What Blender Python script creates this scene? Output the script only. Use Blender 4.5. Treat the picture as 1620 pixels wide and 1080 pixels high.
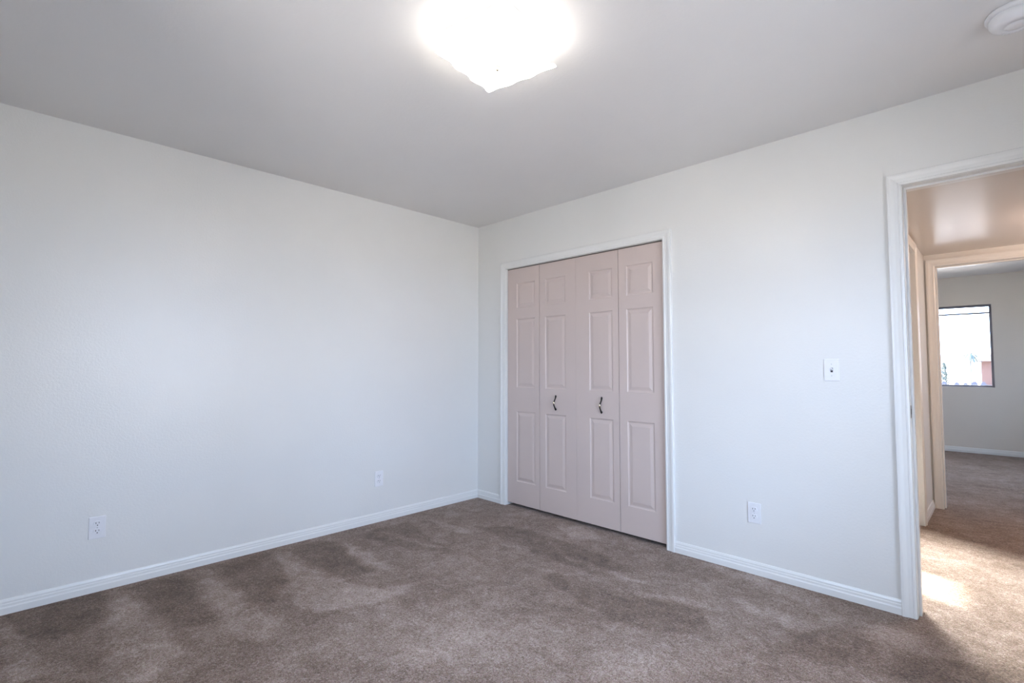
import bpy, bmesh, math, random
import numpy as np
from mathutils import Vector, Matrix
random.seed(7)
for o in list(bpy.data.objects): bpy.data.objects.remove(o, do_unlink=True)
S = bpy.context.scene
C = S.collection
PI = math.pi

# ------------------------------------------------------------------ camera
cd = bpy.data.cameras.new('camera'); cam = bpy.data.objects.new('camera', cd); C.objects.link(cam)
cd.sensor_width = 36; cd.lens = 17.589; cd.clip_start = 0.02; cd.clip_end = 500
cam.location = (3.4145, -3.0162, 1.1716)
cam.rotation_euler = (PI/2 + 0.04886, 0, 0.77966)
S.camera = cam

# ------------------------------------------------------------------ world, sun, exposure
S.view_settings.view_transform = 'Standard'; S.view_settings.look = 'None'
S.view_settings.gamma = 1; S.view_settings.use_curve_mapping = False
S.view_settings.exposure = 0.14
w = bpy.data.worlds.new('sky'); S.world = w; w.use_nodes = True
bg = w.node_tree.nodes['Background']
bg.inputs[0].default_value = (0.605, 0.78, 1.09, 1); bg.inputs[1].default_value = 9.6

def light(name, kind, loc, energy, color=(1,1,1), **kw):
    l = bpy.data.lights.new(name, kind); l.energy = energy; l.color = color
    for k, v in kw.items(): setattr(l, k, v)
    o = bpy.data.objects.new(name, l); C.objects.link(o); o.location = loc
    return o
SUN_D = Vector((0.93, -0.37, -0.52)).normalized()
sun = light('sun', 'SUN', (-6, 3, 6), 48.0, (1, .94, .86), angle=math.radians(1.2))
sun.rotation_euler = SUN_D.to_track_quat('-Z', 'Y').to_euler()
def portal(name, loc, d, sx, sy):
    o = light(name, 'AREA', loc, 0, shape='RECTANGLE', size=sx, size_y=sy)
    o.data.cycles.is_portal = True
    o.rotation_euler = Vector(d).to_track_quat('-Z', 'Z').to_euler()
BWIN = (1.75, 2.90, 0.9, 2.0)      # back-wall window: x0,x1,z0,z1
SWIN = (-2.55, -0.75, 0.45, 2.08)    # side-wall window: y0,y1,z0,z1
FWIN = (1.8, 3.29, 0.885, 2.0)      # far-room window
portal('daylight_back', (sum(BWIN[:2])/2, -3.51, sum(BWIN[2:])/2), (0, 1, 0), BWIN[1]-BWIN[0], BWIN[3]-BWIN[2])
portal('daylight_side', (4.21, sum(SWIN[:2])/2, sum(SWIN[2:])/2), (-1, 0, 0), SWIN[1]-SWIN[0], SWIN[3]-SWIN[2])
portal('daylight_far', (sum(FWIN[:2])/2, 6.31, sum(FWIN[2:])/2), (0, -1, 0), FWIN[1]-FWIN[0], FWIN[3]-FWIN[2])

RWIN = (3.6, 5.1, 0.885, 2.0)       # unseen second window, added to brighten the far room: y0,y1,z0,z1
portal('daylight_far_added', (5.31, sum(RWIN[:2])/2, sum(RWIN[2:])/2), (-1, 0, 0), RWIN[1]-RWIN[0], RWIN[3]-RWIN[2])
# unseen spot added for the hall-floor light pool, shines through the hallway-end opening
pool_spot = light('hall_pool_spot', 'SPOT', (2.12, 2.28, 1.9), 2900, (.90, .98, 1), spot_size=math.radians(50), spot_blend=1.0, shadow_soft_size=.5)
pool_spot.rotation_euler = (Vector((3.45, .55, 0)) - pool_spot.location).to_track_quat('-Z', 'Y').to_euler()

# ------------------------------------------------------------------ materials
def new_mat(name):
    m = bpy.data.materials.new(name); m.use_nodes = True
    return m, m.node_tree, m.node_tree.nodes['Principled BSDF']
def noise(nt, scale, detail=2, rough=.5, dist=0, vec=None):
    n = nt.nodes.new('ShaderNodeTexNoise'); n.inputs['Scale'].default_value = scale
    n.inputs['Detail'].default_value = detail; n.inputs['Roughness'].default_value = rough
    n.inputs['Distortion'].default_value = dist
    if vec is not None: nt.links.new(vec, n.inputs['Vector'])
    return n
def objco(nt):
    return nt.nodes.new('ShaderNodeTexCoord').outputs['Object']
def ramp(nt, src, stops):
    r = nt.nodes.new('ShaderNodeValToRGB'); e = r.color_ramp.elements
    e[0].position, e[0].color = stops[0][0], (*stops[0][1], 1)
    e[1].position, e[1].color = stops[-1][0], (*stops[-1][1], 1)
    for p, c in stops[1:-1]:
        q = e.new(p); q.color = (*c, 1)
    nt.links.new(src, r.inputs[0]); return r
def bump(nt, b, src, strength, dist=.002):
    n = nt.nodes.new('ShaderNodeBump'); n.inputs['Strength'].default_value = strength
    n.inputs['Distance'].default_value = dist
    nt.links.new(src, n.inputs['Height']); nt.links.new(n.outputs[0], b.inputs['Normal']); return n
def paint(name, col, rough, bscale=160, bstr=.25, bdist=.0015, var=.02, spec=.5):
    m, nt, b = new_mat(name); v = objco(nt)
    n1 = noise(nt, 1.3, 3, vec=v)
    r = ramp(nt, n1.outputs[0], [(.3, tuple(c*(1-var) for c in col)), (.7, tuple(min(1, c*(1+var)) for c in col))])
    nt.links.new(r.outputs[0], b.inputs['Base Color'])
    b.inputs['Roughness'].default_value = rough; b.inputs['Specular IOR Level'].default_value = spec
    n2 = noise(nt, bscale, 3, .6, vec=v); bump(nt, b, n2.outputs[0], bstr, bdist)
    return m
def plain(name, col, rough=.4, metal=0, spec=.5):
    m, nt, b = new_mat(name); v = objco(nt)
    n1 = noise(nt, 30, 2, vec=v)
    r = ramp(nt, n1.outputs[0], [(.3, tuple(c*.96 for c in col)), (.7, col)])
    nt.links.new(r.outputs[0], b.inputs['Base Color'])
    b.inputs['Roughness'].default_value = rough; b.inputs['Metallic'].default_value = metal
    b.inputs['Specular IOR Level'].default_value = spec
    return m
M = {}
M['wall'] = paint('wall_paint', (.78, .775, .75), .31, 90, .35, .002)
M['far_wall'] = paint('far_room_paint', (.74, .69, .62), .45, 90, .35, .002)
M['ceiling'] = paint('ceiling_paint', (.80, .785, .775), .42, 60, .35, .002)
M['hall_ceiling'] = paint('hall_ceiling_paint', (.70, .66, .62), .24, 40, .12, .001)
M['trim'] = paint('trim_gloss_paint', (.80, .80, .78), .26, 40, .05, .0005)
M['door'] = paint('bifold_door_paint', (.625, .52, .475), .33, 120, .12, .0006)
M['plastic'] = plain('white_plastic', (.84, .84, .86), .3)
M['slot'] = plain('dark_slot', (.03, .03, .04), .6)
M['screw'] = plain('screw_metal', (.6, .6, .6), .35, .8)
M['bronze'] = plain('dark_bronze', (.012, .009, .008), .28, .3)
M['brass'] = plain('polished_brass', (.85, .75, .55), .2, 1)
M['steel'] = plain('nickel', (.18, .15, .13), .35, .9)
M['frame'] = plain('window_frame_aluminium', (.30, .29, .33), .4, .3)
M['blind'] = plain('blind_vinyl', (.16, .16, .19), .5)
M['stucco'] = paint('house_stucco', (.105, .062, .054), .9, 8, .3, .01)
M['roof'] = paint('roof_tiles', (.08, .06, .06), .9, 8, .3, .01)
M['fence'] = paint('weathered_fence_wood', (.055, .060, .088), .8, 20, .3, .005)
M['leaf'] = paint('leaf_green', (.062, .083, .080), .7, 20, .3, .01)
M['bark'] = paint('bark', (.11, .115, .12), .9, 20, .5, .01)
M['ground'] = paint('dry_ground', (.52, .46, .39), .95, 3, .5, .02, .1)
M['pan'] = plain('fixture_pan', (.8, .8, .78), .35)

def emit(name, col, st):
    m, nt, b = new_mat(name); b.inputs['Base Color'].default_value = (*col, 1)
    b.inputs['Emission Color'].default_value = (*col, 1); b.inputs['Emission Strength'].default_value = st
    b.inputs['Roughness'].default_value = .25
    return m
M['shade'] = emit('lit_frosted_glass', (1, .95, .88), 22)
M['hall_shade'] = emit('lit_warm_glass', (1, .68, .38), 12)
def glass():
    m, nt, b = new_mat('window_glass'); nt.nodes.remove(b)
    t = nt.nodes.new('ShaderNodeBsdfTransparent'); g = nt.nodes.new('ShaderNodeBsdfGlossy')
    g.inputs['Roughness'].default_value = .02
    f = nt.nodes.new('ShaderNodeFresnel'); f.inputs[0].default_value = 1.25
    mx = nt.nodes.new('ShaderNodeMixShader')
    nt.links.new(f.outputs[0], mx.inputs[0]); nt.links.new(t.outputs[0], mx.inputs[1]); nt.links.new(g.outputs[0], mx.inputs[2])
    nt.links.new(mx.outputs[0], nt.nodes['Material Output'].inputs[0]); return m
M['glass'] = glass()

def carpet():
    m, nt, b = new_mat('brown_cut_pile_carpet'); v = objco(nt); L = nt.links.new
    def math_(op, a, bb, c=None):
        n = nt.nodes.new('ShaderNodeMath'); n.operation = op
        for i, x in enumerate((a, bb, c)):
            if x is None: continue
            if isinstance(x, (int, float)): n.inputs[i].default_value = x
            else: L(x, n.inputs[i])
        return n.outputs[0]
    at = nt.nodes.new('ShaderNodeAttribute'); at.attribute_name = 'nap'
    big = noise(nt, 2.3, 4, .55, .4, v).outputs[0]
    mid = noise(nt, 13, 4, .6, .8, v).outputs[0]
    fine = noise(nt, 260, 3, .7, .6, v).outputs[0]
    tuft = noise(nt, 95, 3, .7, 1.0, v).outputs[0]
    hue = noise(nt, 140, 2, .6, .2, v)
    s = math_('MULTIPLY_ADD', math_('SUBTRACT', big, .5), .40, .5)
    s = math_('MULTIPLY_ADD', math_('SUBTRACT', mid, .5), .50, s)
    s = math_('MULTIPLY_ADD', math_('SUBTRACT', fine, .5), 1.1, s)
    s = math_('MULTIPLY_ADD', math_('SUBTRACT', tuft, .5), 1.1, s)
    s = math_('MULTIPLY_ADD', at.outputs['Fac'], .125, s)
    r = ramp(nt, s, [(.12, (.070, .040, .024)), (.38, (.175, .113, .076)), (.58, (.29, .208, .163)), (.92, (.57, .46, .40))])
    mix = nt.nodes.new('ShaderNodeMix'); mix.data_type = 'RGBA'; mix.blend_type = 'SOFT_LIGHT'
    mix.inputs[0].default_value = .25
    L(r.outputs[0], mix.inputs[6]); L(hue.outputs['Color'], mix.inputs[7])
    L(mix.outputs[2], b.inputs['Base Color'])
    b.inputs['Roughness'].default_value = .95; b.inputs['Specular IOR Level'].default_value = .1
    b.inputs['Sheen Weight'].default_value = .18; b.inputs['Sheen Roughness'].default_value = .4
    bump(nt, b, math_('ADD', math_('MULTIPLY', tuft, .7), math_('MULTIPLY', fine, .3)), .9, .008)
    return m
M['carpet'] = carpet()

# ------------------------------------------------------------------ helpers
def mesh_obj(name, bm, mat, parent=None, smooth=False):
    bmesh.ops.remove_doubles(bm, verts=bm.verts, dist=1e-6)
    bmesh.ops.recalc_face_normals(bm, faces=bm.faces)
    me = bpy.data.meshes.new(name); bm.to_mesh(me); bm.free()
    if smooth:
        for p in me.polygons: p.use_smooth = True
    me.materials.append(M[mat] if isinstance(mat, str) else mat)
    o = bpy.data.objects.new(name, me); C.objects.link(o)
    if parent: o.parent = parent
    return o
def struct(o, label=None):
    o['kind'] = 'structure'
    if label: o['label'] = label
    return o
def tag(o, label, cat, group=None, kind=None):
    o['label'] = label; o['category'] = cat
    if group: o['group'] = group
    if kind: o['kind'] = kind
    return o
def empty(name, loc, rz=0):
    o = bpy.data.objects.new(name, None); C.objects.link(o); o.location = loc; o.rotation_euler = (0, 0, rz)
    o.empty_display_size = .1
    return o
def box(bm, a, b, bev=0):
    r = bmesh.ops.create_cube(bm, size=1)
    vs = r['verts']
    for v in vs:
        v.co = Vector([(a[i]+b[i])/2 + v.co[i]*(b[i]-a[i]) for i in range(3)])
    if bev:
        es = list({e for v in vs for e in v.link_edges})
        bmesh.ops.bevel(bm, geom=es, offset=bev, segments=2, affect='EDGES', profile=.6)
def lathe(bm, prof, n=40, centre=(0, 0, 0), axis='Z'):
    rings = []
    for r, z in prof:
        ring = []
        for i in range(n):
            a = 2*PI*i/n
            p = (r*math.cos(a), r*math.sin(a), z)
            if axis == 'Y': p = (p[0], p[2], p[1])
            ring.append(bm.verts.new(Vector(p)+Vector(centre)))
        rings.append(ring)
    for a, b in zip(rings, rings[1:]):
        for i in range(n): bm.faces.new((a[i], a[(i+1) % n], b[(i+1) % n], b[i]))
    bm.faces.new(rings[0]); bm.faces.new(rings[-1])
def tube(bm, pts, rad, n=10):
    rings = []
    for i, p in enumerate(pts):
        p = Vector(p); d = (Vector(pts[min(i+1, len(pts)-1)]) - Vector(pts[max(i-1, 0)])).normalized()
        s = d.cross(Vector((1, 0, 0)));
        if s.length < .1: s = d.cross(Vector((0, 1, 0)))
        s.normalize(); t = d.cross(s)
        r = rad[i] if isinstance(rad, (list, tuple)) else rad
        rings.append([bm.verts.new(p + r*(math.cos(2*PI*k/n)*s + math.sin(2*PI*k/n)*t)) for k in range(n)])
    for a, b in zip(rings, rings[1:]):
        for k in range(n): bm.faces.new((a[k], a[(k+1) % n], b[(k+1) % n], b[k]))
    bm.faces.new(rings[0]); bm.faces.new(rings[-1])

def wall(name, axis, c0, c1, lo, hi, z0, z1, holes=(), mat='wall'):
    """A wall slab from c0 to c1 on `axis`, running lo..hi along the other axis, with rectangular openings."""
    us = sorted({lo, hi, *[h[0] for h in holes], *[h[1] for h in holes]})
    zs = sorted({z0, z1, *[h[2] for h in holes], *[h[3] for h in holes]})
    us = [u for u in us if lo <= u <= hi]; zs = [z for z in zs if z0 <= z <= z1]
    solid = {}
    for i in range(len(us)-1):
        for j in range(len(zs)-1):
            um, zm = (us[i]+us[i+1])/2, (zs[j]+zs[j+1])/2
            solid[i, j] = not any(h[0] < um < h[1] and h[2] < zm < h[3] for h in holes)
    bm = bmesh.new()
    def P(u, c, z): return bm.verts.new((u, c, z) if axis == 'y' else (c, u, z))
    def quad(*p): bm.faces.new([P(*q) for q in p])
    for (i, j), s in solid.items():
        if not s: continue
        u0, u1, a, b = us[i], us[i+1], zs[j], zs[j+1]
        quad((u0, c0, a), (u1, c0, a), (u1, c0, b), (u0, c0, b))
        quad((u0, c1, a), (u1, c1, a), (u1, c1, b), (u0, c1, b))
        for di, dj, q in ((-1, 0, ((u0, c0, a), (u0, c1, a), (u0, c1, b), (u0, c0, b))), (1, 0, ((u1, c0, a), (u1, c1, a), (u1, c1, b), (u1, c0, b))),
                          (0, -1, ((u0, c0, a), (u1, c0, a), (u1, c1, a), (u0, c1, a))), (0, 1, ((u0, c0, b), (u1, c0, b), (u1, c1, b), (u0, c1, b)))):
            if not solid.get((i+di, j+dj), False): quad(*q)
    return struct(mesh_obj(name, bm, mat))
def slab(name, a, b, mat):
    bm = bmesh.new(); box(bm, a, b); return struct(mesh_obj(name, bm, mat))

# ------------------------------------------------------------------ room shell
HC, HH, HF = 2.44, 2.105, 2.40
CL = (0.36, 1.83, 0, 2.006)      # closet opening
DR = (3.08, 3.86, 0, 2.042)      # bedroom doorway
EN = (0.25, 1.757, 0, 2.03)      # opening at hallway end
FD = (3.008, 3.77, 0, 2.005)     # doorway of the far room
wall('wall_closet_side', 'y', 0, .12, 0, 4.1, 0, HC, [CL, DR])
wall('wall_left', 'x', -.12, 0, -3.4, .12, 0, HC)
wall('wall_back', 'y', -3.52, -3.4, -.12, 4.22, 0, HC, [BWIN])
wall('wall_window_side', 'x', 4.1, 4.22, -3.4, .12, 0, HC, [SWIN])
slab('ceiling', (-.12, -3.52, HC), (4.22, .12, HC+.12), 'ceiling')
wall('wall_closet_back', 'y', .60, .66, 0, 2.02, 0, HH)
wall('wall_closet_end', 'x', 1.94, 2.02, .12, .60, 0, HH)
wall('wall_bath', 'x', -.12, 0, .12, 2.55, 0, HH, [(1.56, 1.98, 1.26, 1.87)])
wall('wall_hall_end', 'x', 2.82, 2.94, .12, 2.43, 0, HH, [EN])
wall('wall_hall_far', 'y', 2.43, 2.55, 0, 5.5, 0, HH, [FD])
wall('wall_hall_south', 'y', 0, .12, 4.22, 5.5, 0, HH)
wall('wall_hall_right', 'x', 5.5, 5.62, 0, 2.55, 0, HH)
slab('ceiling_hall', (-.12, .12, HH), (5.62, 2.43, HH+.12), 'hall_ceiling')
wall('wall_far_header', 'y', 2.43, 2.55, -.12, 5.62, HH, HF)
wall('wall_far_left', 'x', 1.5, 1.62, 2.55, 6.2, 0, HF, mat='far_wall')
wall('wall_far_right', 'x', 5.2, 5.32, 2.55, 6.2, 0, HF, [RWIN], mat='far_wall')
wall('wall_far_window', 'y', 6.2, 6.32, 1.5, 5.32, 0, HF, [FWIN], mat='far_wall')
slab('ceiling_far', (1.5, 2.43, HF), (5.32, 6.32, HF+.12), 'ceiling')

# floor: one carpet; vacuum marks (pile leaning one way or the other) as an attribute
LIGHT = [[(0.11,-2.58),(0.19,-2.56),(0.98,-2.44),(1.12,-2.59),(1.04,-2.68),(0.56,-2.66)],
 [(0.1,-2.18),(0.13,-2.15),(0.47,-2.13),(0.84,-2.1),(1.06,-2.05),(1.09,-2.13),(1.07,-2.23),(0.96,-2.3),(0.7,-2.28)],
 [(0.12,-1.79),(0.21,-1.77),(0.71,-1.72),(1.02,-1.59),(1.09,-1.4),(1.2,-1.55),(1.11,-1.78),(0.94,-1.96),(0.68,-1.92)],
 [(0.07,-1.38),(0.24,-1.39),(0.67,-1.38),(0.86,-1.39),(0.77,-1.48),(0.5,-1.48)],[(0.19,-1.08),(0.74,-0.96),(0.77,-1.03),(0.46,-1.07)],
 [(0.2,-0.7),(0.63,-0.65),(0.72,-0.69),(0.5,-0.78)],[(1.37,-0.8),(1.42,-0.79),(1.98,-0.68),(2.29,-0.53),(2.35,-0.6),(2.17,-0.69),(1.78,-0.78)],
 [(1.35,-0.53),(1.82,-0.51),(2.02,-0.54),(1.88,-0.57),(1.49,-0.57)],[(2.35,-0.37),(2.5,-0.36),(2.76,-0.41),(2.71,-0.53),(2.55,-0.5)],
 [(1.95,-0.04),(2.56,-0.06),(2.71,-0.07),(2.68,-0.19),(2.36,-0.14)],[(2.93,-0.2),(3.07,-0.17),(3.17,-0.34),(3.07,-0.38),(2.98,-0.3)],
 [(0.96,-0.06),(1.27,-0.01),(1.46,-0.14),(1.24,-0.27)],[(0.1,-2.99),(0.35,-2.93),(0.8,-2.86),(0.72,-2.99)],
 [(1.2,-1.7),(1.95,-1.17),(2.37,-1.07),(2.55,-1.18),(1.39,-2.33),(1.22,-2.07)]]
DARK = [[(-0.07,-2.99),(0.02,-2.62),(0.42,-2.64),(0.49,-2.8),(0.37,-2.92)],[(0.07,-2.53),(0.07,-2.24),(0.83,-2.31),(0.79,-2.42),(0.39,-2.5)],
 [(0.08,-2.1),(0.1,-1.8),(0.67,-1.93),(0.85,-2.04),(0.66,-2.09)],[(0.09,-1.7),(0.13,-1.45),(0.8,-1.46),(0.76,-1.67)],
 [(0.14,-1.27),(0.15,-0.86),(0.87,-0.96),(0.64,-1.19)],[(0.54,-0.57),(0.89,-0.33),(1.47,-0.37),(1.83,-0.43),(1.75,-0.63),(1.22,-0.62)],
 [(1.55,-0.77),(1.92,-0.69),(2.33,-0.62),(2.5,-0.81),(2.17,-0.99),(1.77,-0.94),(1.53,-0.91)],[(2.82,-0.35),(2.96,-0.35),(3.03,-0.54),(2.91,-0.66),(2.63,-0.75)],
 [(2.5,-0.27),(2.83,-0.26),(2.74,-0.31)],[(3.06,-0.45),(3.42,-0.21),(3.42,-0.32),(3.09,-0.65)]]
def sdist(px, py, poly):
    """signed distance, positive inside the polygon"""
    P = np.array(poly); Q = np.roll(P, -1, 0); d = np.full(px.shape, 1e9); ins = np.zeros(px.shape, bool)
    for (ax, ay), (bx, by) in zip(P, Q):
        ex, ey = bx-ax, by-ay
        t = np.clip(((px-ax)*ex+(py-ay)*ey)/(ex*ex+ey*ey+1e-12), 0, 1)
        d = np.minimum(d, np.hypot(px-ax-t*ex, py-ay-t*ey))
        c = ((ay > py) != (by > py)) & (px < (bx-ax)*(py-ay)/((by-ay) if by != ay else 1e-9)+ax)
        ins ^= c
    return np.where(ins, d, -d)
def make_floor():
    xs = np.concatenate([[-.12], np.arange(0, 4.1, .02), np.arange(4.1, 5.63, .1)])
    ys = np.concatenate([[-3.52], np.arange(-3.4, 0, .02), np.arange(0, 6.33, .08)])
    X, Y = np.meshgrid(xs, ys, indexing='ij'); nx, ny = X.shape
    rs = np.random.RandomState(3)
    # gentle wobble so stroke outlines are ragged
    wx = .03*np.sin(9*X+3*Y+1)+.02*np.sin(23*Y+5*X); wy = .025*np.sin(11*Y-4*X+2)+.015*np.sin(31*X)
    nap = np.zeros(X.shape)
    for k, (polys, sg, amp) in enumerate(((LIGHT, 1, 1.0), (DARK, -1, 1.0))):
        for i, p in enumerate(polys):
            soft = .03 if i < 13 else .15
            a = amp*(.6 if (sg > 0 and i == 13) else 1)
            dd = sdist(X+wx*.7, Y+wy*.7, p)
            nap += sg*a*np.clip(.5+dd/soft, 0, 1)
    nap = np.clip(nap, -1.2, 1.2)
    v = np.stack([X.ravel(), Y.ravel(), np.zeros(X.size)], 1)
    idx = np.arange(nx*ny).reshape(nx, ny)
    f = np.stack([idx[:-1, :-1], idx[1:, :-1], idx[1:, 1:], idx[:-1, 1:]], -1).reshape(-1, 4)
    me = bpy.data.meshes.new('floor'); me.from_pydata(v.tolist(), [], f.tolist()); me.update()
    a = me.attributes.new('nap', 'FLOAT', 'POINT'); a.data.foreach_set('value', nap.ravel().astype(np.float32))
    me.materials.append(M['carpet'])
    o = bpy.data.objects.new('floor', me); C.objects.link(o); return struct(o)
make_floor()

# ------------------------------------------------------------------ trim profiles
CAS = [(0, 0), (0, .010), (.006, .0125), (.012, .0125), (.014, .0105), (.030, .0125), (.040, .0160), (.046, .0175), (.055, .0175), (.057, .0155), (.057, 0)]
def casing(name, op, plane, axis, sgn, reveal=.005, parent=None):
    """Mitred U of moulding round an opening; profile (outward, proud)."""
    u0, u1, z1 = op[0]-reveal+.005, op[1]+reveal-.005, op[3]+reveal-.005
    bm = bmesh.new(); rows = []
    for u, t in CAS:
        c = plane + sgn*t
        row = []
        for a, z in ((u0-u, 0), (u0-u, z1+u), (u1+u, z1+u), (u1+u, 0)):
            row.append(bm.verts.new((a, c, z) if axis == 'y' else (c, a, z)))
        rows.append(row)
    for a, b in zip(rows, rows[1:]+rows[:1]):
        for k in range(3): bm.faces.new((a[k], a[k+1], b[k+1], b[k]))
    for k in (0, 3): bm.faces.new([r[k] for r in rows])
    o = mesh_obj(name, bm, 'trim', parent)
    if not parent: struct(o)
    return o
def jamb(name, op, c0, c1, axis, parent=None, stop=None, th=.018):
    """lining of an opening, sits inside the wall opening"""
    bm = bmesh.new()
    def b(u0, u1, a, bb, z0, z1):
        if axis == 'y': box(bm, (u0, a, z0), (u1, bb, z1), .0015)
        else: box(bm, (a, u0, z0), (bb, u1, z1), .0015)
    e = .0005
    b(op[0], op[0]+e*4, c0, c1, 0, op[3]); b(op[1]-e*4, op[1], c0, c1, 0, op[3]); b(op[0], op[1], c0, c1, op[3]-e*4, op[3])
    if stop:
        s0, s1 = stop
        b(op[0]+.002, op[0]+.012, s0, s1, 0, op[3]-.002); b(op[1]-.012, op[1]-.002, s0, s1, 0, op[3]-.002); b(op[0]+.012, op[1]-.012, s0, s1, op[3]-.012, op[3]-.002)
    o = mesh_obj(name, bm, 'trim', parent)
    if not parent: struct(o)
    return o
BP = [(0, 0), (.013, 0), (.013, .030), (.010, .036), (.0095, .046), (.0075, .050), (.0075, .058), (.004, .067), (0, .070)]
def baseboard(name, axis, plane, sgn, lo, hi, z=0):
    bm = bmesh.new(); ends = []
    for u in (lo, hi):
        ends.append([bm.verts.new((u, plane+sgn*t, zz) if axis == 'y' else (plane+sgn*t, u, zz)) for t, zz in BP])
    n = len(BP)
    for k in range(n): bm.faces.new((ends[0][k], ends[0][(k+1) % n], ends[1][(k+1) % n], ends[1][k]))
    bm.faces.new(ends[0]); bm.faces.new(ends[1])
    return struct(mesh_obj(name, bm, 'trim'))

casing('trim_1', CL, 0, 'y', -1)
jamb('trim_2', CL, .0, .12, 'y')
casing('trim_3', DR, 0, 'y', -1)
dj = jamb('trim_4', DR, .0, .12, 'y', stop=(.042, .078))
casing('trim_5', DR, .12, 'y', 1)
casing('trim_6', EN, 2.94, 'x', 1)
jamb('trim_7', EN, 2.82, 2.94, 'x')
casing('trim_8', FD, 2.43, 'y', -1)
jamb('trim_9', FD, 2.43, 2.55, 'y', stop=(2.48, 2.515))
casing('trim_10', FD, 2.55, 'y', 1)
cw = .057
baseboard('baseboard_left', 'x', 0, 1, -3.4, 0)
baseboard('baseboard_closet_left', 'y', 0, -1, .013, CL[0]-cw)
baseboard('baseboard_closet_right', 'y', 0, -1, CL[1]+cw, DR[0]-cw)
baseboard('baseboard_door_right', 'y', 0, -1, DR[1]+cw, 4.087)
baseboard('baseboard_window_side', 'x', 4.1, -1, -3.4, 0)
baseboard('baseboard_back', 'y', -3.4, 1, .013, 4.087)
baseboard('baseboard_hall_end', 'x', 2.94, 1, EN[1]+cw, 2.43)
baseboard('baseboard_hall_far', 'y', 2.43, -1, FD[1]+cw, 5.5)
baseboard('baseboard_hall_south', 'y', .12, 1, DR[1]+cw, 5.5)
baseboard('baseboard_far_window', 'y', 6.2, -1, 1.633, 5.187)
baseboard('baseboard_far_left', 'x', 1.62, 1, 2.55, 6.2)
baseboard('baseboard_far_right', 'x', 5.2, -1, 2.55, 6.2)

# strike plate on the door jamb
bm = bmesh.new(); box(bm, (DR[0]+.002, .006, .925), (DR[0]+.0035, .034, .985), .0005)
sp = mesh_obj('strike_plate', bm, 'steel', dj); sp['label'] = 'dark metal latch strike plate'
bm = bmesh.new(); box(bm, (DR[0]+.0035, .012, .942), (DR[0]+.004, .026, .968)); mesh_obj('latch_hole', bm, 'slot', sp)

# ------------------------------------------------------------------ windows
def window(name, axis, c0, c1, win, side, sash=True):
    """c0..c1 wall thickness, glass towards `side` end."""
    u0, u1, z0, z1 = win; t = .045
    cg = c1 if side > 0 else c0
    a, b = sorted((cg-side*.05, cg-side*.01))
    bm = bmesh.new()
    def bx(p, q, r, s, d0=a, d1=b):
        if axis == 'y': box(bm, (p, d0, r), (q, d1, s), .002)
        else: box(bm, (d0, p, r), (d1, q, s), .002)
    bx(u0, u0+t*.6, z0, z1); bx(u1-t*.6, u1, z0, z1); bx(u0+t*.6, u1-t*.6, z0, z0+t*.6); bx(u0+t*.6, u1-t*.6, z1-t*.6, z1)
    if sash: m = (u0+u1)/2; bx(m-.018, m+.018, z0+t*.6, z1-t*.6)
    fr = struct(mesh_obj(name, bm, 'frame'))
    bm = bmesh.new(); m = (a+b)/2
    bx(u0+t*.5, u1-t*.5, z0+t*.5, z1-t*.5, m-.002, m+.002)
    mesh_obj('pane', bm, 'glass', fr)
    return fr
window('window_1', 'y', 6.2, 6.32, FWIN, 1, sash=False)
window('window_added', 'x', 5.2, 5.32, RWIN, 1)  # out of sight, added for more daylight in the far room
window('window_5', 'x', -.12, 0, (1.56, 1.98, 1.26, 1.87), -1, sash=False)
window('window_2', 'y', -3.52, -3.4, BWIN, -1)
window('window_3', 'x', 4.1, 4.22, SWIN, 1)

# raised blind in the far-room window
bl = empty('window_blind', (0, 0, 0))
bl.location = (FWIN[0]+.01, 6.23, FWIN[3])
tag(bl, 'pale raised venetian blind hung across the top of the bright window in the far room', 'blind')
W_ = FWIN[1]-FWIN[0]-.02
bm = bmesh.new(); box(bm, (0, -.018, -.032), (W_, .018, -.002), .003); mesh_obj('head_rail', bm, 'blind', bl)
bm = bmesh.new(); box(bm, (0.005, -.014, -.125), (W_-.005, .014, -.105), .003); mesh_obj('bottom_rail', bm, 'blind', bl)
for k in range(5):
    bm = bmesh.new(); z = -.045-.012*k
    box(bm, (.006, -.012, z), (W_-.006, .012, z+.0012)); mesh_obj('slat', bm, 'blind', bl)
for u in (.10, W_-.03):
    bm = bmesh.new(); tube(bm, [(u, 0, -.03), (u, 0, -.07), (u, 0, -.106)], .0015, 6); mesh_obj('ladder_cord', bm, 'blind', bl)

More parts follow.
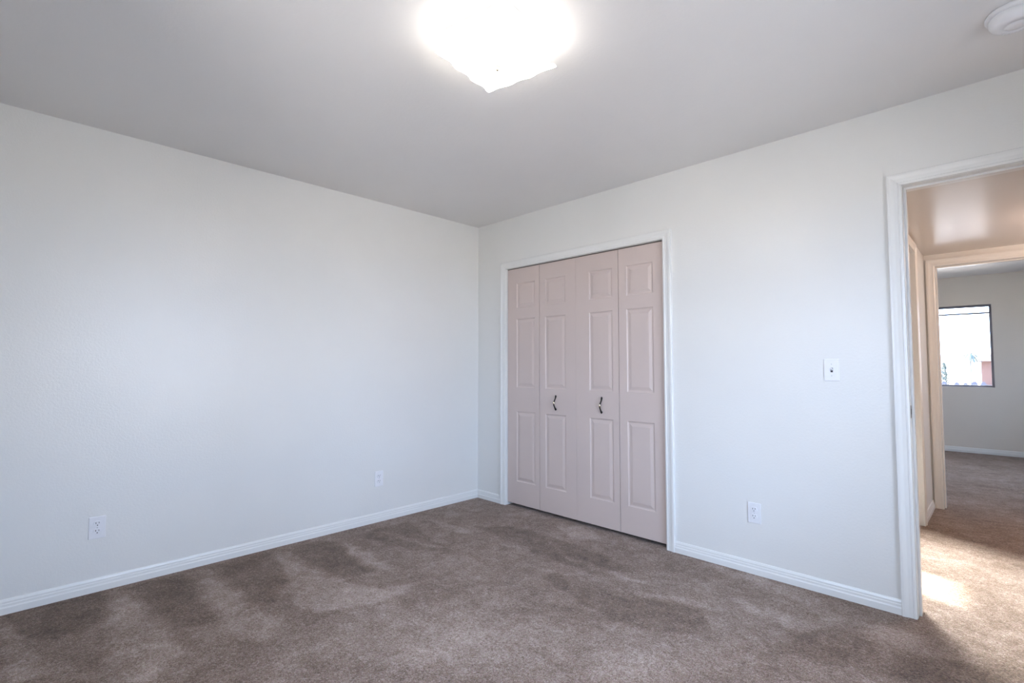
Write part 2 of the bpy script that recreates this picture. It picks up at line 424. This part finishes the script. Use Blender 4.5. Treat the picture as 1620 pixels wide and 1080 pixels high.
# ------------------------------------------------------------------ bifold closet doors
DZ0, DZ1 = .026, 1.997
PZ = [(.212, .792), (.992, 1.568), (1.662, 1.872)]
def leaf(x0, x1, p0, p1, parent, y0=.018, th=.032, ga=.002, gb=.002):
    bm = bmesh.new()
    xs = [x0+ga, p0, p1, x1-gb]; zs = [DZ0]+[z for p in PZ for z in p]+[DZ1]
    V = {}
    def v(x, y, z):
        k = (round(x, 5), round(y, 5), round(z, 5))
        if k not in V: V[k] = bm.verts.new((x, y, z))
        return V[k]
    for i in range(3):
        for j in range(len(zs)-1):
            a, b, c, d = xs[i], xs[i+1], zs[j], zs[j+1]
            if i == 1 and j in (1, 3, 5):
                prev = (a, b, c, d, 0)
                for ins, dep in ((.004, .0045), (.010, .0060), (.014, .0060), (.034, .0012), (.036, .0008)):
                    cur = (a+ins, b-ins, c+ins, d-ins, dep)
                    P = [(prev[0], prev[2]), (prev[1], prev[2]), (prev[1], prev[3]), (prev[0], prev[3])]
                    Q = [(cur[0], cur[2]), (cur[1], cur[2]), (cur[1], cur[3]), (cur[0], cur[3])]
                    for k in range(4):
                        m = (k+1) % 4
                        bm.faces.new((v(P[k][0], y0+prev[4], P[k][1]), v(P[m][0], y0+prev[4], P[m][1]), v(Q[m][0], y0+cur[4], Q[m][1]), v(Q[k][0], y0+cur[4], Q[k][1])))
                    prev = cur
                bm.faces.new([v(q[0], y0+prev[4], q[1]) for q in Q])
            else:
                bm.faces.new((v(a, y0, c), v(b, y0, c), v(b, y0, d), v(a, y0, d)))
    yb = y0+th; X0, X1 = xs[0], xs[-1]
    bm.faces.new([bm.verts.new(q) for q in ((X0, yb, DZ0), (X1, yb, DZ0), (X1, yb, DZ1), (X0, yb, DZ1))])
    for q in (((X0, y0, DZ0), (X0, yb, DZ0), (X0, yb, DZ1), (X0, y0, DZ1)), ((X1, y0, DZ0), (X1, yb, DZ0), (X1, yb, DZ1), (X1, y0, DZ1)),
              ((X0, y0, DZ0), (X1, y0, DZ0), (X1, yb, DZ0), (X0, yb, DZ0)), ((X0, y0, DZ1), (X1, y0, DZ1), (X1, yb, DZ1), (X0, yb, DZ1))):
        bm.faces.new([bm.verts.new(p) for p in q])
    o = mesh_obj('door_leaf', bm, 'door', parent)
    return o
def bow_handle(x, z, lf, y=.018):
    bm = bmesh.new(); pts = []; rad = []
    for k in range(25):
        t = k/24; s = t*2-1
        zz = z + s*.060
        bow = math.cos(s*PI/2)**2.0 if abs(s) < 1 else 0
        out = .0035 + .024*bow
        pts.append((x + .0035*math.sin(s*PI), y-out, zz))
        rad.append(.0046 + .0018*math.exp(-((abs(s)-.82)/.16)**2) + .0014*math.exp(-(s/.22)**2) - (.0018 if abs(s) > .97 else 0))
    tube(bm, pts, rad, 10)
    h = mesh_obj('handle', bm, 'bronze', lf, True); h['label'] = 'dark bronze bow pull handle'
    bm = bmesh.new(); tube(bm, [(x, y-.0275, z-.010), (x, y-.0275, z-.008), (x, y-.0280, z), (x, y-.0275, z+.008), (x, y-.0275, z+.010)], [.0045, .0062, .0066, .0062, .0045], 12)
    c = mesh_obj('centre_band', bm, 'brass', h, True); c['label'] = 'bright brass band at the middle of the handle'
    bm = bmesh.new()
    for s in (-1, 1): lathe(bm, [(.0065, 0), (.0065, -.003), (.004, -.0045)], 14, (x, y, z+s*.050), 'Y')
    mesh_obj('handle_foot', bm, 'bronze', h, True)
for (l1, l2, hx, hz, hl, lab) in (
    ((.360, .727, .471, .679), (.727, 1.0975, .790, .997), .898, .884, 1, 'left pair of dusty pink panelled bifold closet doors, nearest the room corner'),
    ((1.0975, 1.473, 1.220, 1.422), (1.473, 1.828, 1.537, 1.742), 1.326, .889, 0, 'right pair of dusty pink panelled bifold closet doors, nearer the light switch')):
    r = empty('bifold_door', (l1[0], .018, DZ0)); tag(r, lab, 'closet door', 'closet bifold doors')
    bpy.context.view_layer.update()
    ls = []
    for iq, q in enumerate((l1, l2)):
        q = tuple(max(a, .3635) if a < .364 else min(a, 1.8265) for a in q)
        o = leaf(*q, r, ga=.0006 if (hl == 0 and iq == 0) else .002, gb=.0006 if (hl == 1 and iq == 1) else .002); o.matrix_parent_inverse = r.matrix_world.inverted(); ls.append(o)
    bow_handle(hx, hz, ls[hl])
# track above the doors
bm = bmesh.new(); box(bm, (CL[0]+.003, .022, 1.999), (CL[1]-.003, .050, 2.0035)); struct(mesh_obj('trim_11', bm, 'steel'))

# ------------------------------------------------------------------ wall plates (local: face looks to -Y)
def plate(bm_name, parent):
    bm = bmesh.new(); box(bm, (-.035, -.0055, -.057), (.035, 0, .057), .0028); return mesh_obj(bm_name, bm, 'plastic', parent)
def disc(bm, r, y0, y1, cx, cz, n=24, flat=None):
    a = [];
    for y in (y0, y1):
        ring = []
        for i in range(n):
            t = 2*PI*i/n; px = r*math.cos(t); pz = r*math.sin(t)
            if flat: pz = max(-flat, min(flat, pz))
            ring.append(bm.verts.new((cx+px, y, cz+pz)))
        a.append(ring)
    for i in range(n): bm.faces.new((a[0][i], a[0][(i+1) % n], a[1][(i+1) % n], a[1][i]))
    bm.faces.new(a[0]); bm.faces.new(a[1])
def outlet(loc, rz, label):
    r = empty('wall_outlet', loc, rz); tag(r, label, 'electrical outlet', 'duplex wall outlets')
    plate('cover_plate', r)
    for s in (1, -1):
        z = s*.0195
        bm = bmesh.new(); disc(bm, .0172, -.0095, -.005, 0, z, 28, .0143); f = mesh_obj('receptacle', bm, 'plastic', r)
        bm = bmesh.new()
        box(bm, (-.0078, -.0099, z+.001), (-.0052, -.0094, z+.0095)); box(bm, (.0052, -.0099, z+.002), (.0076, -.0094, z+.0090))
        disc(bm, .0026, -.0099, -.0094, 0, z-.0065, 12)
        mesh_obj('slots', bm, 'slot', f)
        if s == 1:
            bm = bmesh.new(); disc(bm, .0028, -.0072, -.005, 0, 0, 14); mesh_obj('screw', bm, 'screw', r)
    return r
outlet((0, -2.649, .329), PI/2, 'white duplex outlet on the left wall, the nearer one, at far left')
outlet((0, -.998, .321), PI/2, 'small white duplex outlet on the left wall nearer the room corner')
outlet((2.367, 0, .340), 0, 'white duplex outlet on the closet wall below the light switch')
r = empty('light_switch', (2.767, 0, 1.151)); tag(r, 'white single toggle light switch between closet and open doorway', 'light switch')
plate('cover_plate', r)
bm = bmesh.new(); box(bm, (-.0052, -.0066, -.0120), (.0052, -.0050, .0120), .0006); fr_ = mesh_obj('toggle_collar', bm, 'slot', r)
bm = bmesh.new(); box(bm, (-.0040, -.0165, -.0035), (.0040, -.0055, .0045), .0012)
for v in bm.verts:
    if v.co.y < -.010: v.co.z += .0065
mesh_obj('toggle', bm, 'plastic', r)
for s in (-1, 1):
    bm = bmesh.new(); disc(bm, .0028, -.0068, -.005, 0, s*.030, 14); mesh_obj('screw', bm, 'screw', r)

# ------------------------------------------------------------------ smoke detector
sd = empty('smoke_detector', (3.480, -.518, HC)); sd.scale = (1.17, 1.17, 1.4); tag(sd, 'round white smoke detector on the ceiling near the doorway', 'smoke detector')
bm = bmesh.new(); lathe(bm, [(.068, 0), (.070, -.003), (.070, -.010), (.066, -.012), (.060, -.012)], 64); mesh_obj('base_ring', bm, 'plastic', sd, True)
bm = bmesh.new(); lathe(bm, [(.060, -.010), (.063, -.014), (.062, -.024), (.056, -.033), (.046, -.0375), (.030, -.0385), (.029, -.0375), (.024, -.0375), (.0225, -.0395), (.004, -.0405)], 64); mesh_obj('cover', bm, 'plastic', sd, True)
bm = bmesh.new(); lathe(bm, [(.0065, -.040), (.0065, -.0425), (.004, -.043)], 20, (.034, -.012, .004)); mesh_obj('test_button', bm, 'plastic', sd, True)
bm = bmesh.new()
for k in range(10):
    a = -.9+k*.2
    box(bm, (-.001, .036, -.0384), (.001, .047, -.0376))
    for v in list(bm.verts)[-8:]:
        x, y = v.co.x, v.co.y; v.co.x = x*math.cos(a)-y*math.sin(a); v.co.y = x*math.sin(a)+y*math.cos(a)
mesh_obj('sound_slots', bm, 'plastic', sd)

# ------------------------------------------------------------------ ceiling lamp: square bent glass with rippled rim
LX, LY = 2.062, -1.728
cl = empty('ceiling_light', (LX, LY, HC), math.radians(10.5)); tag(cl, 'lit square flush ceiling light with wavy edged frosted glass', 'ceiling light')
bm = bmesh.new(); box(bm, (-.146, -.146, -.094), (.146, .146, 0), .004); mesh_obj('mounting_pan', bm, 'pan', cl)  # pan made wide and deep to keep the shade's glow off the ceiling
bm = bmesh.new(); N = 48; top = {}
for i in range(N+1):
    for j in range(N+1):
        u, v = 2*i/N-1, 2*j/N-1
        e = max(abs(u), abs(v)); hu = .155
        rip = -.0095*math.cos(3*PI*(v if abs(u) >= abs(v) else u)-0.0)*e**4
        k = 1 + rip/hu*1.0
        x, y = u*hu*(k if abs(u) >= abs(v) else 1), v*hu*(k if abs(v) >= abs(u) else 1)
        c = (abs(u)*abs(v))**2
        z = -.118 + .020*e**2 + .014*e**6*-math.cos(3*PI*(v if abs(u) >= abs(v) else u))*.3 + .004*c
        top[i, j] = bm.verts.new((x, y, z))
for i in range(N):
    for j in range(N): bm.faces.new((top[i, j], top[i+1, j], top[i+1, j+1], top[i, j+1]))
sh = mesh_obj('glass_shade', bm, 'shade', cl, True)
md = sh.modifiers.new('thick', 'SOLIDIFY'); md.thickness = .005; md.offset = 1
bm = bmesh.new(); lathe(bm, [(.002, -.140), (.006, -.136), (.0075, -.130), (.005, -.126), (.011, -.123), (.012, -.1185)], 24); f = mesh_obj('finial', bm, 'brass', cl, True); f['label'] = 'small metal finial under the glass'
bm = bmesh.new(); lathe(bm, [(.003, -.120), (.003, -.080)], 10); mesh_obj('centre_rod', bm, 'brass', cl)

# hallway lamp, round the corner of the doorway
hl = empty('hall_ceiling_light', (3.98, 1.45, HH)); tag(hl, 'warm round flush ceiling light in the hallway beyond the doorway', 'ceiling light')
bm = bmesh.new(); lathe(bm, [(.14, 0), (.14, -.015), (.13, -.02)], 40); mesh_obj('mounting_pan', bm, 'pan', hl, True)
bm = bmesh.new(); lathe(bm, [(.13, -.02), (.125, -.045), (.10, -.07), (.05, -.088), (.005, -.093)], 40); mesh_obj('glass_shade', bm, 'hall_shade', hl, True)
light('hall_lamp_glow', 'POINT', (3.98, 1.45, HH-.14), 22, (1, .73, .60), shadow_soft_size=.08)

# ------------------------------------------------------------------ outdoors seen through the far window
bm = bmesh.new()
bmesh.ops.create_grid(bm, x_segments=4, y_segments=4, size=120)
g = struct(mesh_obj('ground', bm, 'ground')); g.location = (0, 20, -.6)
fe = empty('picket_fence', (-4, 12, -.6)); tag(fe, 'grey wooden picket fence seen through the far window', 'fence')
x = 0; k = 0
while x < 12:
    wd = .10; ht = 1.40+random.uniform(-.03, .05)
    bm = bmesh.new(); t = .02
    vs = [(x, 0), (x+wd, 0), (x+wd, ht-.05), (x+wd*.7, ht), (x+wd*.3, ht), (x, ht-.05)]
    A = [bm.verts.new((a, 0, b)) for a, b in vs]; B = [bm.verts.new((a, t, b)) for a, b in vs]
    bm.faces.new(A); bm.faces.new(B)
    for i in range(6): bm.faces.new((A[i], A[(i+1) % 6], B[(i+1) % 6], B[i]))
    mesh_obj('picket', bm, 'fence', fe)
    x += .145 if k % 4 != 3 else .22; k += 1
bm = bmesh.new(); box(bm, (0, .021, .35), (12.2, .06, .44)); box(bm, (0, .021, 1.0), (12.2, .06, 1.09)); mesh_obj('rail', bm, 'fence', fe)
ho = empty('neighbour_house', (3.61, 60, -.6)); tag(ho, 'reddish stucco house beyond the fence, seen through the far window', 'house')
bm = bmesh.new(); box(bm, (-1.9, 0, 0), (9, 9, 2.4)); mesh_obj('wall', bm, 'stucco', ho)
bm = bmesh.new()
A = [bm.verts.new(p) for p in ((-2.6, -.6, 2.2), (9.6, -.6, 2.2), (9.6, 9.6, 2.2), (-2.6, 9.6, 2.2))]; B = [bm.verts.new(p) for p in ((1.5, 4.5, 4.2), (5.5, 4.5, 4.2))]
bm.faces.new(A); bm.faces.new((A[0], A[1], B[1], B[0])); bm.faces.new((A[2], A[3], B[0], B[1])); bm.faces.new((A[0], A[3], B[0])); bm.faces.new((A[1], A[2], B[1]))
mesh_obj('roof', bm, 'roof', ho)
bm = bmesh.new(); box(bm, (.2, -.05, 1.0), (1.3, .02, 1.9)); mesh_obj('window', bm, 'slot', ho)
pa = empty('palm_tree', (1.55, 45, -.6)); tag(pa, 'small fan palm standing far off in the window view', 'tree')
bm = bmesh.new(); tube(bm, [(0, 0, 0), (.05, 0, 1.2), (0, 0, 2.6)], [.05, .04, .035], 8); mesh_obj('trunk', bm, 'bark', pa, True)
bm = bmesh.new()
for k in range(16):
    a = 2*PI*k/16+random.uniform(-.1, .1); L_ = random.uniform(.55, .85); up = random.uniform(.1, .5); prev = None
    for s in range(6):
        t = s/5; rr = L_*t; z = 2.6+up*t*1.4-.9*t*t; hw = .09*math.sin(PI*min(1, t*.9+.08))
        c, sn = math.cos(a), math.sin(a)
        q = (bm.verts.new((c*rr-sn*hw, sn*rr+c*hw, z-.03)), bm.verts.new((c*rr, sn*rr, z)), bm.verts.new((c*rr+sn*hw, sn*rr-c*hw, z-.03)))
        if prev: bm.faces.new((prev[0], prev[1], q[1], q[0])); bm.faces.new((prev[1], prev[2], q[2], q[1]))
        prev = q
mesh_obj('crown', bm, 'leaf', pa)
cy = empty('cypress_shrub', (1.50, 25, -.6)); tag(cy, 'slim dark green upright shrub at the left of the window view', 'shrub')
bm = bmesh.new(); lathe(bm, [(.05, 0), (.05, .4)], 8); mesh_obj('stem', bm, 'bark', cy)
bm = bmesh.new()
for k in range(500):
    z = random.uniform(.3, 1.9); rr = .13*math.sin(PI*min(1, (z-.2)/1.75))**.6*random.uniform(.5, 1); a = random.uniform(0, 2*PI)
    c = Vector((rr*math.cos(a), rr*math.sin(a), z)); s = .06
    d = Vector((random.uniform(-1, 1), random.uniform(-1, 1), 1)).normalized()*s; e = d.cross(Vector((random.random(), random.random(), .2))).normalized()*s*.4
    bm.faces.new([bm.verts.new(c-d), bm.verts.new(c+e), bm.verts.new(c+d), bm.verts.new(c-e)])
mesh_obj('foliage', bm, 'leaf', cy)
